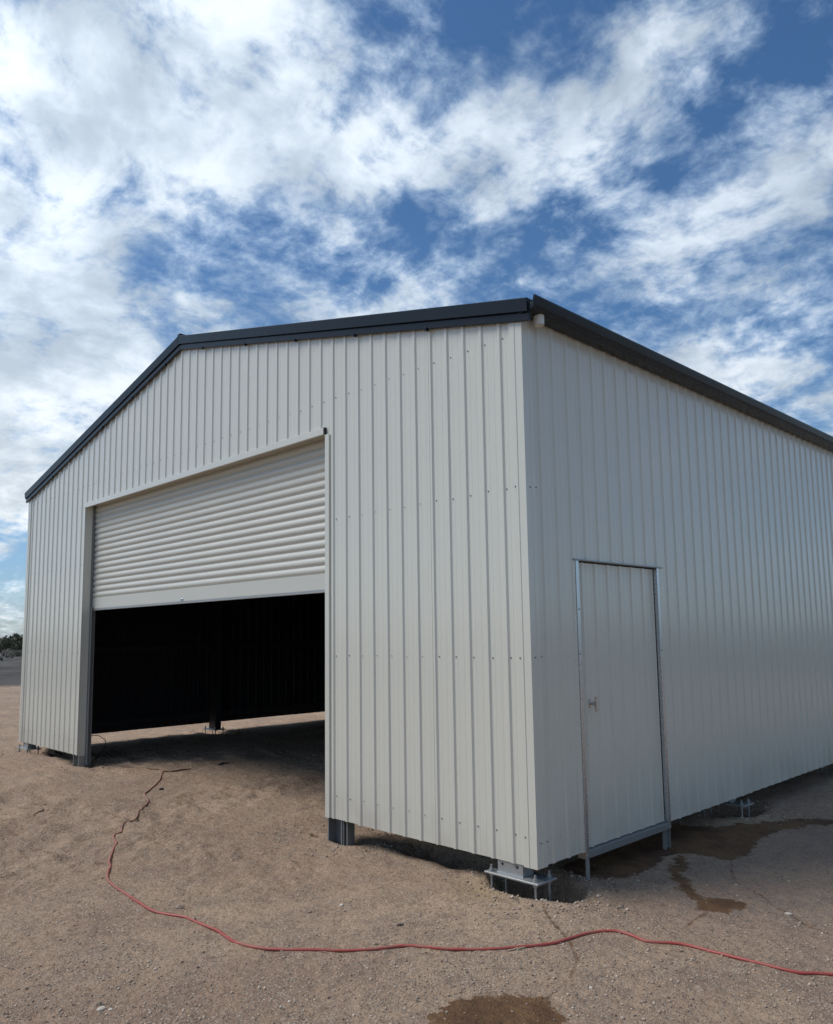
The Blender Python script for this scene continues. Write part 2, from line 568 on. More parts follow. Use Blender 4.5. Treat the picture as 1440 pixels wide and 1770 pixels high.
def ground_mat():
    m, b, pr = new_mat('sandy_gravelly_dirt')
    tc = b.n('ShaderNodeTexCoord').outputs['Object']
    def attr(nm):
        a = b.n('ShaderNodeAttribute', attribute_name=nm)
        return a.outputs['Fac']
    big = b.noise(tc, 0.55, 5, 0.6)
    mid = b.noise(tc, 3.2, 6, 0.65)
    fine = b.noise(tc, 38, 6, 0.7)
    grit = b.noise(tc, 160, 3, 0.7)
    c = b.mix(b.ramp(big, 0.35, 0.65), (0.430, 0.288, 0.192), (0.560, 0.398, 0.266))
    c = b.mix(b.ramp(mid, 0.40, 0.70, 0, 0.55), c, (0.290, 0.192, 0.142))
    # clods, crushed stone grains and dark grains at two sizes
    mdn = b.noise(tc, 13, 6, 0.72)
    c = b.mix(b.ramp(mdn, 0.50, 0.66, 0.0, 0.5), c, (0.225, 0.150, 0.108))
    c = b.mix(b.ramp(mdn, 0.48, 0.34, 0.0, 0.35), c, (0.52, 0.39, 0.28))
    grains, dk = None, None
    for vs, seed in ((105, 0.0), (52, 3.3)):
        vo = b.n('ShaderNodeTexVoronoi')
        vo.inputs['Scale'].default_value = vs
        b.put(vo.inputs['Vector'], b.vmath('ADD', tc, (seed, seed, seed)))
        sepc = b.n('ShaderNodeSeparateColor')
        b.put(sepc.inputs[0], vo.outputs['Color'])
        g1 = b.math('MULTIPLY', b.ramp(sepc.outputs[0], 0.60, 0.72), b.ramp(vo.outputs['Distance'], 0.30, 0.55, 1.0, 0.0))
        g1 = b.math('MULTIPLY', g1, b.ramp(mid, 0.34, 0.60, 0.25, 1.0))
        d1 = b.math('MULTIPLY', b.ramp(sepc.outputs[1], 0.70, 0.78), b.ramp(vo.outputs['Distance'], 0.25, 0.50, 0.8, 0.0))
        grains = g1 if grains is None else b.math('MAXIMUM', grains, b.math('MULTIPLY', g1, 0.7))
        dk = d1 if dk is None else b.math('MAXIMUM', dk, b.math('MULTIPLY', d1, 0.6))
    c = b.mix(grains, c, (0.68, 0.56, 0.43))
    c = b.mix(dk, c, (0.125, 0.088, 0.066))
    c = b.mix(b.ramp(fine, 0.48, 0.68, 0.0, 0.5), c, (0.215, 0.148, 0.110))
    sp = b.n('ShaderNodeSeparateXYZ')
    b.put(sp.inputs[0], tc)
    # hard grey crust to the right of the shed
    crust = b.math('MULTIPLY', b.ramp(b.math('ADD', sp.outputs[0], b.math('MULTIPLY', mid, 0.6)), 0.55, 1.1),
                   b.ramp(b.math('ADD', sp.outputs[1], b.math('MULTIPLY', big, 1.0)), 0.4, 1.3))
    c = b.mix(b.math('MULTIPLY', crust, 0.35), c, (0.36, 0.268, 0.212))
    # yellow clay dug from the footing holes
    for (cx, cy, rr, st) in ((-0.45, -0.12, 0.45, 0.55), (-0.05, 3.2, 0.5, 0.5)):
        d = b.vmath('LENGTH', b.vmath('MULTIPLY', b.vmath('SUBTRACT', tc, (cx, cy, 0)), (1, 1.6, 0)), out=1)
        f = b.ramp(b.math('ADD', d, b.math('MULTIPLY', b.math('SUBTRACT', mid, 0.5), 0.5)), rr * 0.2, rr, st, 0.0)
        c = b.mix(f, c, (0.43, 0.31, 0.17))
    # grey plain beyond the cleared yard
    rad = b.vmath('LENGTH', b.vmath('SUBTRACT', tc, (-5.0, 6.0, 0)), out=1)
    plain = b.ramp(b.math('ADD', rad, b.math('MULTIPLY', big, 4.0)), 27.5, 29.5)
    veg = b.noise(tc, 0.16, 6, 0.65)
    pc = b.mix(b.ramp(veg, 0.42, 0.62), (0.115, 0.102, 0.090), (0.070, 0.066, 0.052))
    c = b.mix(plain, c, pc)
    # water stains
    wv = b.math('ADD', attr('wet'), b.math('MULTIPLY', b.math('SUBTRACT', b.noise(tc, 7, 8, 0.72), 0.5), 0.38))
    wf = b.ramp(wv, -0.012, 0.012, 1.0, 0.0)
    lw = b.math('ADD', attr('line'), b.math('MULTIPLY', b.math('SUBTRACT', b.noise(tc, 14, 6, 0.7), 0.5), 0.05))
    lf = b.math('MULTIPLY', b.ramp(lw, 0.003, 0.016, 0.85, 0.0), b.ramp(b.noise(tc, 6, 4, 0.6), 0.38, 0.55, 0.45, 1.0))
    wf = b.math('MAXIMUM', wf, lf)
    wc = b.mix(b.ramp(mid, 0.35, 0.62), (0.115, 0.052, 0.025), (0.230, 0.122, 0.050))
    c = b.mix(b.math('MULTIPLY', wf, 0.95), c, wc)
    b.put(pr.inputs['Base Color'], c)
    b.put(pr.inputs['Roughness'], b.ramp(wf, 0, 1, 0.95, 0.75, smooth=False))
    pr.inputs['Specular IOR Level'].default_value = 0.25
    h = b.math('ADD', b.math('MULTIPLY', fine, 1.0), b.math('MULTIPLY', grit, 0.35))
    h = b.math('ADD', h, b.math('MULTIPLY', grains, 0.5))
    h = b.math('ADD', h, b.math('MULTIPLY', mdn, 2.2))
    h = b.math('ADD', h, b.math('MULTIPLY', b.noise(tc, 5.5, 5, 0.6, 0.6), 2.6))
    h = b.math('SUBTRACT', h, b.math('MULTIPLY', lf, 0.5))
    bump(b, pr, h, 1.0, 0.022)
    return m


me.materials.append(ground_mat())
ground_o = link(bpy.data.objects.new('ground', me))
tag(ground_o, 'bare sandy gravelly ground with damp brown patches beside the shed', kind='structure')


# ------------------------------------------------------------------ loose gravel
def gravel():
    rng = np.random.default_rng(5)
    N = 260000
    # denser in the foreground yard, thinning with distance
    r = 1.2 + 13.0 * rng.random(N) ** 1.5
    a = rng.random(N) * 2 * math.pi
    x = 3.0 + r * np.cos(a)
    y = -4.2 + r * np.sin(a)
    k = (x > -9) & (x < 5.2) & (y > -4.6) & (y < 7)
    x, y = x[k], y[k]
    dn = 0.45 + 1.5 * fbm(x, y, 1.1, 3, 91) - 0.35 * sst(-x, 0.3, 3.0) + 0.25 * sst(-y, 0.4, 2.5) * sst(x, -1.5, 0)
    k = rng.random(len(x)) < np.clip(dn, 0.07, 1.0)
    x, y = x[k], y[k]
    dw = np.minimum.reduce([seg_dist(x, y, q_, True) for q_ in WET])
    k = (dw > 0.03) | (rng.random(len(x)) < 0.12)
    x, y = x[k][:115000], y[k][:115000]
    n = len(x)
    size = 0.0026 + 0.0075 * rng.random(n) ** 2.6
    size = np.where(rng.random(n) < 0.012, size + 0.008 * rng.random(n), size)
    # broken clods thrown up round the footing holes
    px = np.concatenate([[c[0]] * 420 for c in PITS[:2]] + [[c[0]] * 160 for c in PITS[2:9]])
    py = np.concatenate([[c[1]] * 420 for c in PITS[:2]] + [[c[1]] * 160 for c in PITS[2:9]])
    q = rng.random(len(px)) * 6.283
    rr = 0.36 + 0.34 * rng.random(len(px)) ** 1.5
    cx_, cy_ = px + rr * np.cos(q) * 1.15, py + rr * np.sin(q) * 0.85
    x, y = np.concatenate([x, cx_]), np.concatenate([y, cy_])
    size = np.concatenate([size, 0.004 + 0.013 * rng.random(len(px)) ** 3])
    n = len(x)
    z = ground(x, y)
    base = np.array([(1, 0, 0), (-1, 0, 0), (0, 1, 0), (0, -1, 0), (0, 0, 1), (0, 0, -1)], float)
    tri = np.array([(0, 2, 4), (2, 1, 4), (1, 3, 4), (3, 0, 4), (2, 0, 5), (1, 2, 5), (3, 1, 5), (0, 3, 5)])
    v = base[None] * size[:, None, None] * (0.65 + 0.7 * rng.random((n, 6, 1)))
    v = v + (rng.random((n, 6, 3)) - 0.5) * size[:, None, None] * 0.5
    th = rng.random(n) * 6.283
    c, s = np.cos(th)[:, None], np.sin(th)[:, None]
    vx = v[..., 0] * c - v[..., 1] * s
    vy = v[..., 0] * s + v[..., 1] * c
    V = np.stack([vx + x[:, None], vy + y[:, None], v[..., 2] * 0.75 + (z + size * 0.28)[:, None]], -1).reshape(-1, 3)
    F = (tri[None] + (np.arange(n) * 6)[:, None, None]).reshape(-1, 3)
    me = bpy.data.meshes.new('gravel')
    me.vertices.add(len(V))
    me.vertices.foreach_set('co', V.ravel())
    me.loops.add(F.size)
    me.loops.foreach_set('vertex_index', F.ravel())
    me.polygons.add(len(F))
    me.polygons.foreach_set('loop_start', np.arange(0, F.size, 3))
    me.polygons.foreach_set('loop_total', np.full(len(F), 3))
    me.update(calc_edges=True)
    m, b, pr = new_mat('loose_stone_chips')
    rnd = b.n('ShaderNodeNewGeometry').outputs['Random Per Island']
    c = b.mix(b.ramp(rnd, 0.0, 0.7), (0.22, 0.16, 0.12), (0.44, 0.34, 0.255))
    c = b.mix(b.ramp(rnd, 0.78, 0.96), c, (0.60, 0.50, 0.39))
    b.put(pr.inputs['Base Color'], c)
    pr.inputs['Roughness'].default_value = 0.9
    me.materials.append(m)
    o = link(bpy.data.objects.new('gravel', me))
    tag(o, 'small pale stone chips scattered over the bare ground', 'gravel', kind='stuff')


gravel()
# ------------------------------------------------------------------ the shed
shed = empty('steel_shed', (-W / 2, DEPTH / 2, -0.2))
tag(shed, 'pale grey ribbed steel shed with charcoal roof trim and half raised roller door', 'shed')

PROFILE = [(-0.0255, 0.0), (-0.0115, 1.0), (0.0115, 1.0), (0.0255, 0.0),
           (0.058, 0.0), (0.063, 0.11), (0.068, 0.0), (0.122, 0.0), (0.127, 0.11), (0.132, 0.0)]
RIB_H = 0.0130


def profile_at(u, off):
    """height of the sheet profile at distance u along the wall"""
    t = ((u - off + 0.0255) % PITCHR) - 0.0255
    pts = PROFILE + [(PITCHR - 0.0255, 0.0)]
    for (a, ha), (b_, hb) in zip(pts, pts[1:]):
        if a <= t <= b_:
            return RIB_H * (ha + (hb - ha) * (t - a) / (b_ - a))
    return 0.0


def sheet(name, u0, u1, off, place, zb, zt, parent, holes=(), mat=CLAD, lift=0.0, label=None, back=True):
    """one roll-formed sheet between u0 and u1; place(u, h, z) -> world point; zb, zt: functions of u"""
    us = {round(u0, 5), round(u1, 5)}
    k0 = math.floor((u0 - off) / PITCHR) - 1
    for k in range(k0, k0 + int((u1 - u0) / PITCHR) + 4):
        for t, _ in PROFILE:
            u = off + k * PITCHR + t
            if u0 < u < u1:
                us.add(round(u, 5))
    for (h0, h1, hb, ht) in holes:
        for h in (h0, h1):
            if u0 < h < u1:
                us.add(round(h, 5))
    us = sorted(us)
    v, f, fm, key = [], [], [], {}

    def V(u, z, side):
        kk = (u, round(z, 5), side)
        if kk not in key:
            h = profile_at(u, off) + lift - (0.0015 if side else 0.0)
            key[kk] = len(v)
            v.append(place(u, h, z))
        return key[kk]
    for a, b_ in zip(us, us[1:]):
        m_ = 0.5 * (a + b_)
        spans = [('b', 't')]
        for (h0, h1, hb, ht) in holes:
            if h0 - 1e-5 <= m_ <= h1 + 1e-5:
                spans = []
                if hb > zb(m_) + 0.01:
                    spans.append(('b', hb))
                spans.append((ht, 't'))
        for s0, s1 in spans:
            za0, zb0 = (zb(a), zb(b_)) if s0 == 'b' else (s0, s0)
            za1, zb1 = (zt(a), zt(b_)) if s1 == 't' else (s1, s1)
            f.append((V(a, za0, 0), V(b_, zb0, 0), V(b_, zb1, 0), V(a, za1, 0)))
            fm.append(0)
            if back:
                f.append((V(b_, zb0, 1), V(a, za0, 1), V(a, za1, 1), V(b_, zb1, 1)))
                fm.append(1)
                f.append((V(a, za0, 1), V(b_, zb0, 1), V(b_, zb0, 0), V(a, za0, 0)))
                fm.append(0)
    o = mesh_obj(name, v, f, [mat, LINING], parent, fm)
    if label:
        o['label'] = label
    return o


# frame of reference of each wall: crest of the ribs lies on the outer plane
def front(u, h, z): return (-u, RIB_H + 0.002 - h, z)
def right(u, h, z): return (-(RIB_H + 0.002) + h, u, z)
def left(u, h, z): return (-W + RIB_H + 0.002 - h, u, z)
def rear(u, h, z): return (-u, DEPTH - RIB_H - 0.002 + h, z)


LAP = 5 * PITCHR
zero = lambda u: 0.0


def run_sheets(length, off, place, zt, first, holes=(), jitter=0.0):
    edges = [0.002]
    e = off + first * PITCHR + 0.024
    while e < length - 0.1:
        edges.append(e)
        e += LAP
    edges.append(length - 0.002)
    for i, (a, b_) in enumerate(zip(edges, edges[1:])):
        dz = random.uniform(-0.003, 0.003)
        # each sheet laps 3 cm over the next, so no daylight shows at the joints
        sheet('wall_sheet', a, min(b_ + (0.030 if i < len(edges) - 2 else 0), length - 0.002), off, place,
              lambda u, d=dz: d, zt, shed, holes, lift=0.0016 if i % 2 else 0.0)


fz = lambda u: roof_z(-u) + 0.055
run_sheets(W, RO_F, front, fz, 4, [(-XR, -XL, -1.0, ZD)])
run_sheets(DEPTH, RO_S, right, lambda u: EAVE + 0.06, 3, [(Y0, Y1 + 0.015, -1.0, ZT)])
run_sheets(DEPTH, RO_S, left, lambda u: EAVE + 0.06, 3)
run_sheets(W, RO_F, rear, fz, 4)


# corner flashings
def corner_flashing(cx, cy, sx, sy):
    """L-shaped folded trim; sx, sy point away from the building"""
    wl, t = 0.125, 0.0016
    o = 0.0035
    pts = [(cx - sx * wl, cy - sy * 0.016), (cx - sx * (wl - 0.006), cy + sy * o), (cx - sx * 0.075, cy + sy * o), (cx - sx * 0.072, cy + sy * (o + 0.004)),
           (cx - sx * 0.066, cy + sy * (o + 0.004)), (cx - sx * 0.063, cy + sy * o),
           (cx + sx * o, cy + sy * o), (cx + sx * o, cy - sy * 0.063), (cx + sx * (o + 0.003), cy - sy * 0.067), (cx + sx * o, cy - sy * 0.072),
           (cx + sx * o, cy - sy * (wl - 0.006)), (cx - sx * 0.016, cy - sy * wl)]
    inner = [(x - sx * t * 1.2, y - sy * t * 1.2) for x, y in pts]
    v, f = [], []
    for z in (-0.004, EAVE + 0.035):
        v += [(x, y, z) for x, y in pts]
        v += [(x, y, z) for x, y in inner]
    n = len(pts)
    for i in range(n - 1):
        f.append((i, i + 1, 2 * n + i + 1, 2 * n + i))
        f.append((n + i + 1, n + i, 3 * n + i, 3 * n + i + 1))
        f.append((i, n + i, n + i + 1, i + 1))
    mesh_obj('corner_flashing', v, f, CLAD, shed)


corner_flashing(0, 0, 1, -1)
corner_flashing(-W, 0, -1, -1)
corner_flashing(0, DEPTH, 1, 1)
corner_flashing(-W, DEPTH, -1, 1)


# screw heads: rows on the girts
def screws(pts):
    b = MB()
    for p, nrm in pts:
        n = Vector(nrm)
        p = Vector(p)
        b.cyl(p, p + n * 0.0015, 0.0068, 0.0068, 8)
        b.cyl(p + n * 0.0015, p + n * 0.006, 0.0048, 0.0042, 6)
    return b


pf = []
for z in (0.205, 1.485, 2.772, 3.965):
    k = -1
    while True:
        u = RO_F + (k + 1) * PITCHR - 0.045 + (0.0 if k >= 0 else 0.012)
        k += 1
        if u > W - 0.2:
            break
        if u < 0.16:
            continue
        if z < ZD and -XR - 0.10 < u < -XL + 0.08:
            continue
        pf.append(((-u + random.uniform(-.004, .004), RIB_H + 0.002, z + random.uniform(-.006, .006)), (0, -1, 0)))
    if z < 3.9:
        pf.append(((-0.098, -0.0035, z), (0, -1, 0)))
tag(screws(pf).build('cladding_screws', SCREW, shed), kind='stuff')
ps = []
for z in (0.17, 1.487, 2.76):
    k = 0
    while True:
        u = RO_S + k * PITCHR - 0.095
        k += 1
        if u > DEPTH - 0.2:
            break
        if z < ZT and Y0 - 0.05 < u < Y1 + 0.05:
            continue
        ps.append(((-0.020 if u > 0.13 else 0.0035, u + random.uniform(-.004, .004), z + random.uniform(-.006, .006)), (1, 0, 0)))
    ps.append(((0.0035, 0.045, z), (1, 0, 0)))
tag(screws(ps).build('cladding_screws', SCREW, shed), kind='stuff')


# barge boards along the gable
def barge(side):
    xa = -W / 2
    xe = 0.098 if side > 0 else -W - 0.055
    prof = [(-0.010, -0.010), (-0.032, -0.006), (-0.034, 0.046), (-0.022, 0.050), (-0.022, 0.056), (-0.050, 0.060),
            (-0.062, 0.158), (-0.052, 0.166), (0.10, 0.166), (0.10, 0.160), (-0.01, 0.150)]
    b = MB()
    za, ze = roof_z(xa), roof_z(0) - SL * (abs(xe + W / 2) - W / 2)
    n = len(prof)
    v = [(xe, y, ze + z) for y, z in prof] + [(xa + 0.002 * side, y, za + z) for y, z in prof]
    f = [(i, (i + 1) % n, n + (i + 1) % n, n + i) for i in range(n)] + [tuple(range(n))[::-1], tuple(range(n, 2 * n))]
    b.v, b.f = v, f
    o = b.build('barge_board', DARK, shed)
    return o


barge(1)
barge(-1)
# raised sheet-lap closers poking under the barge every fifth rib
for i in range(4, 56, 5):
    u = RO_F + i * PITCHR
    z = roof_z(-u)
    MB().box(-u - 0.020, -0.040, z - 0.022, -u + 0.006, -0.004, z + 0.004).build('flashing_clip', DARK, shed, 0.002)

# roof: two slopes and ridge cap
for sgn in (1, -1):
    xe = 0.03 if sgn > 0 else -W - 0.03
    b = MB()
    k = 0
    y = -0.03
    n_r = int((DEPTH + 0.06) / PITCHR)
    v, f = [], []
    prof = []
    for k in range(n_r + 1):
        for t, h in ((-0.0255, 0), (-0.0115, 1), (0.0115, 1), (0.0255, 0)):
            yy = min(max(k * PITCHR + t + 0.06, 0.0), DEPTH + 0.02)
            prof.append((yy, 0.020 * h))
    for xx in (-W / 2, xe):
        zz = roof_z(-W / 2) - SL * abs(xx + W / 2) + 0.125
        v += [(xx, a, zz + h) for a, h in prof] + [(xx, a, zz + h - 0.003) for a, h in prof]
    n = len(prof)
    fm = []
    for i in range(n - 1):
        f += [(i, i + 1, 2 * n + i + 1, 2 * n + i), (n + i + 1, n + i, 3 * n + i, 3 * n + i + 1)]
        fm += [0, 1]
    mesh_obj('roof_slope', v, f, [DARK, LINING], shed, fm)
zr = roof_z(-W / 2) + 0.165
MB().prism([(-W / 2 - 0.2, 0, zr - 0.047), (-W / 2 - 0.035, 0, zr - 0.002), (-W / 2 - 0.03, 0, zr + 0.024), (-W / 2 + 0.03, 0, zr + 0.024),
            (-W / 2 + 0.035, 0, zr - 0.002), (-W / 2 + 0.2, 0, zr - 0.047), (-W / 2, 0, zr - 0.02)],
           (0, -0.055, 0), (0, DEPTH + 0.03, 0)).build('ridge_cap', DARK, shed)


# gutters
def gutter(sgn, x0, ys):
    prof = [(0.0, 0.042), (0.09, 0.050), (0.140, 0.060), (0.150, 0.078), (0.140, 0.086), (0.158, 0.140), (0.160, 0.152), (0.148, 0.155),
            (0.145, 0.143), (0.130, 0.090), (0.02, 0.080), (0.0, 0.130)]
    pts = [(x0 + sgn * x, 0, EAVE + z) for x, z in prof]
    return MB().prism(pts, (0, ys, 0), (0, DEPTH, 0)).build('gutter', DARK, shed)


g = gutter(1, 0.004, -0.035)
gutter(-1, -W - 0.004, 0.35)
# downpipe stub
b = MB()
b.cyl((0.072, 0.13, EAVE + 0.07), (0.072, 0.13, EAVE - 0.022), 0.043, 0.043, 20, cap=False)
b.cyl((0.072, 0.13, EAVE + 0.02), (0.072, 0.13, EAVE - 0.024), 0.039, 0.039, 20)
b.build('downpipe_outlet', PVC, shed)

# ------------------------------------------------------------------ big opening: flashings, jambs, roller door
CY = 0.150      # plane of the curtain
MB().box(XL - 0.012, -0.012, ZD - 0.058, XR - 0.012, 0.020, ZD + 0.012).build('head_flashing', CLAD, shed, 0.003)
MB().box(XR - 0.0115, -0.013, ZD - 0.052, XR + 0.006, 0.021, ZD + 0.010).build('flashing_end', BLACK, shed)
MB().box(XL - 0.01, 0.022, ZD - 0.020, XR + 0.01, CY + 0.02, ZD - 0.016).build('head_soffit', CLAD, shed)
# flat jamb trims: right-hand one folded over the wall face, left-hand reveal
MB().box(XR - 0.001, -0.003, -0.002, XR + 0.062, 0.024, ZD - 0.063).build('jamb_flashing', CLAD, shed, 0.002)
MB().box(XR - 0.0022, 0.0245, -0.002, XR + 0.002, CY - 0.03, ZD - 0.025).build('jamb_flashing', CLAD, shed)
MB().box(XL - 0.045, -0.003, -0.002, XL + 0.001, 0.020, ZD - 0.059).build('jamb_flashing', CLAD, shed, 0.002)
MB().box(XL - 0.002, 0.0205, -0.012, XL + 0.002, CY - 0.035, ZD - 0.025).build('jamb_flashing', CLAD, shed)

# steel jamb posts (C sections open to the front)
def c_post(x0, x1, y0, y1, zb, zt, mat):
    t = 0.004
    b = MB()
    b.box(x0, y1 - t, zb, x1, y1, zt)
    b.box(x0, y0, zb, x0 + t, y1 - t - 0.0002, zt)
    b.box(x1 - t, y0, zb, x1, y1 - t - 0.0002, zt)
    b.box(x0 + t + 0.0002, y0, zb, x0 + 0.014, y0 + t, zt)
    b.box(x1 - 0.014, y0, zb, x1 - t - 0.0002, y0 + t, zt)
    return b.build('jamb_post', mat, shed)


c_post(XR + 0.004, XR + 0.212, 0.026, 0.12, -0.34, 4.0, GALVD)
c_post(XR + 0.215, XR + 0.278, 0.036, 0.12, -0.34, 3.9, GALVD)
c_post(XL - 0.20, XL - 0.004, 0.026, 0.135, -0.3, 4.0, GALV)
# door guides
for gx_, s in ((XL, 1), (XR, -1)):
    b = MB()
    b.box(gx_ + s * 0.004, 0.112, -0.17, gx_ + s * 0.008, 0.20, ZD - 0.02)
    b.build('door_guide', GALVD, shed)
    b = MB()
    xa, xb = sorted((gx_ + s * 0.0085, gx_ + s * 0.060))
    b.box(xa, 0.168, -0.14, xb, 0.172, ZD - 0.022)
    b.box(xa, 0.122, -0.14, xb, 0.126, 2.16)
    b.build('guide_channel', GALV, shed)

# roller door
drum = MB().cyl((XL + 0.02, CY + 0.30, 3.92), (XR - 0.02, CY + 0.30, 3.92), 0.16, 0.16, 24).build('roller_door', DARK, shed)
PP = 0.0862
ZC0 = 2.282
sl = []
for i in range(13):
    t = i / 12
    # broad convex face, narrow deep groove
    g_ = math.exp(-((t) / 0.23) ** 2) + math.exp(-((1 - t) / 0.23) ** 2)
    sl.append((0.015 * g_ - 0.003 * math.sin(math.pi * t), t * PP))
sv, sf = [], []
for x in (XL + 0.012, XR - 0.012):
    sv += [(x, y, z) for y, z in sl]
n = len(sl)
for x in (XL + 0.012, XR - 0.012):
    sv += [(x, y + 0.0015, z) for y, z in sl]
for i in range(n - 1):
    sf.append((i, n + i, n + i + 1, i + 1))
    sf.append((2 * n + i, 2 * n + i + 1, 3 * n + i + 1, 3 * n + i))
slat_me = bpy.data.meshes.new('slat')
slat_me.from_pydata(sv, [], sf)
slat_me.materials.append(CURTAIN)
slat_me.polygons.foreach_set('use_smooth', [True] * len(slat_me.polygons))
slat_me.update()
NS = 17
for i in range(NS):
    o = bpy.data.objects.new('slat', slat_me)
    link(o, drum)
    # a slight belly across the curtain
    o.location = (0, CY + 0.004 * math.sin(math.pi * i / NS), ZC0 + i * PP)
b = MB()
b.box(XL + 0.012, CY - 0.003, 2.125, XR - 0.012, CY + 0.012, ZC0)
b.build('bottom_rail', CURTAIN, drum, 0.002)
b = MB()
b.box(XL + 0.010, CY - 0.014, 2.094, XR - 0.010, CY + 0.03, 2.106)
b.box(XL + 0.010, CY - 0.006, 2.1065, XR - 0.010, CY + 0.010, 2.1245)
b.build('bottom_rail', GALV, drum, 0.002)
b = MB()
b.box(-5.56, CY - 0.0075, 2.135, -5.47, CY - 0.0035, 2.160)
b.cyl((-5.515, CY - 0.004, 2.148), (-5.515, CY - 0.020, 2.148), 0.012, 0.010, 12)
b.build('lock', CHROME, drum)

# ------------------------------------------------------------------ personnel door in the side wall
LX = -0.030
def door_place(u, h, z): return (LX - RIB_H + h, u, z)


leaf = sheet('door', Y0 + 0.050, Y1 - 0.052, RO_S - 0.03, door_place, lambda u: 0.006, lambda u: ZT - 0.016, shed)
b = MB()
b.box(LX - 0.055, Y0 + 0.051, 0.01, LX - 0.0215, Y1 - 0.053, ZT - 0.02)
b.build('door_core', GALVD, leaf)
b = MB()
ky, kz = 0.800, 1.102
b.cyl((LX - 0.012, ky, kz), (LX + 0.004, ky, kz), 0.034, 0.030, 20)
b.cyl((LX + 0.004, ky, kz), (LX + 0.042, ky, kz), 0.012, 0.011, 12)
b.cyl((LX + 0.048, ky, kz - 0.062), (LX + 0.048, ky, kz + 0.055), 0.0105, 0.0105, 12)
b.cyl((LX + 0.046, ky, kz - 0.018), (LX + 0.046, ky, kz + 0.018), 0.014, 0.014, 10)
b.build('handle', CHROME, leaf)
dsc = []
for u in (0.965, 1.155, 1.345, 1.54):
    dsc.append(((LX - RIB_H + 0.0005, u, 1.105), (1, 0, 0)))
    dsc.append(((LX - RIB_H + 0.0005, u, ZT - 0.05), (1, 0, 0)))
tag(screws(dsc).build('door_screws', SCREW, leaf), kind='stuff')
frame = MB().box(-0.075, Y0 + 0.002, -0.055, 0.004, Y0 + 0.044, ZT - 0.006).build('door_frame', ZINC, shed, 0.002)
MB().box(-0.075, Y1 - 0.042, -0.055, 0.004, Y1 - 0.004, ZT - 0.006).build('door_jamb', ZINC, frame, 0.002)
MB().box(-0.075, Y0 + 0.0445, -0.055, 0.002, Y1 - 0.0425, 0.0).build('door_sill', GALVD, frame, 0.003)
MB().box(-0.075, Y0 - 0.028, ZT - 0.0055, 0.016, Y1 + 0.055, ZT + 0.004).build('door_head', GALV, frame, 0.001)
MB().box(-0.022, Y0 + 0.016, -0.36, -0.004, Y0 + 0.052, -0.0555).build('frame_leg', GALV, frame, 0.002)
b = MB()
b.box(-0.040, Y1 - 0.012, -0.36, -0.006, Y1 - 0.008, -0.0555)
b.box(-0.040, Y1 - 0.085, -0.36, -0.036, Y1 - 0.0125, -0.0555)
b.box(-0.040, Y1 - 0.090, -0.36, -0.006, Y1 - 0.0855, -0.0555)
b.build('frame_leg', GALV, frame)
b = MB()
for (y_, z_) in ((Y0 + 0.024, -0.03), (Y0 + 0.02, 0.14), (Y0 + 0.02, 1.5), (Y0 + 0.026, 1.85), (Y1 - 0.022, 0.17), (Y1 - 0.022, -0.035), (Y1 - 0.02, 1.5)):
    b.cyl((0.004, y_, z_), (0.008, y_, z_), 0.008, 0.006, 8)
tag(b.build('frame_bolts', GALV, frame), kind='stuff')


# ------------------------------------------------------------------ portal frames on bolted base plates
def column(cx, cy, sgn, zpl=-0.1):
    """cx: wall plane, sgn +1 for the right-hand wall"""
    x0, x1 = cx - sgn * 0.385, cx - sgn * 0.150
    xa, xb = min(x0, x1), max(x0, x1)
    t = 0.005
    b = MB()
    # two channels back to back, 300 deep
    b.box(xa, cy - 0.062, zpl + 0.0075, xb, cy - 0.057, 4.05)
    b.box(xa, cy + 0.057, zpl + 0.0075, xb, cy + 0.062, 4.05)
    b.box(xa, cy - 0.0568, zpl + 0.0075, xa + t, cy + 0.0568, 4.05)
    b.box(xb - t, cy - 0.0568, zpl + 0.0075, xb, cy + 0.0568, 4.05)
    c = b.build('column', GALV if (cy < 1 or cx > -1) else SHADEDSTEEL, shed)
    pa, pb = sorted((cx - sgn * 0.475, cx + sgn * 0.020 if sgn > 0 else cx - sgn * 0.0))
    MB().box(pa, cy - 0.115, zpl - 0.0075, pb, cy + 0.115, zpl + 0.007).build('base_plate', GALV, c, 0.002)
    b = MB()
    b.box(xa - 0.004, cy - 0.068, zpl + 0.0075, xb + 0.004, cy - 0.0625, zpl + 0.016)
    b.build('weld_bead', CHROME, c)
    if cy < 1:
        b = MB()
        for hx in (0.045, 0.185):
            b = MB()
            b.cyl((xa + hx, cy - 0.0625, zpl + 0.072), (xa + hx, cy - 0.0655, zpl + 0.072), 0.010, 0.010, 12)
            b.build('bolt_hole', BLACK, c)
    for bx in (pa + 0.045, pb - 0.045):
        for by in (cy - 0.082, cy + 0.082):
            b = MB()
            b.cyl((bx, by, zpl - 0.34), (bx, by, zpl + 0.055), 0.0085, 0.0085, 10)
            b.cyl((bx, by, zpl + 0.0075), (bx, by, zpl + 0.011), 0.021, 0.021, 16)
            b.cyl((bx, by, zpl + 0.0112), (bx, by, zpl + 0.030), 0.016, 0.016, 6)
            b.cyl((bx, by, zpl - 0.030), (bx, by, zpl - 0.008), 0.016, 0.016, 6)
            b.build('anchor_bolt', GALV, c)
    return c


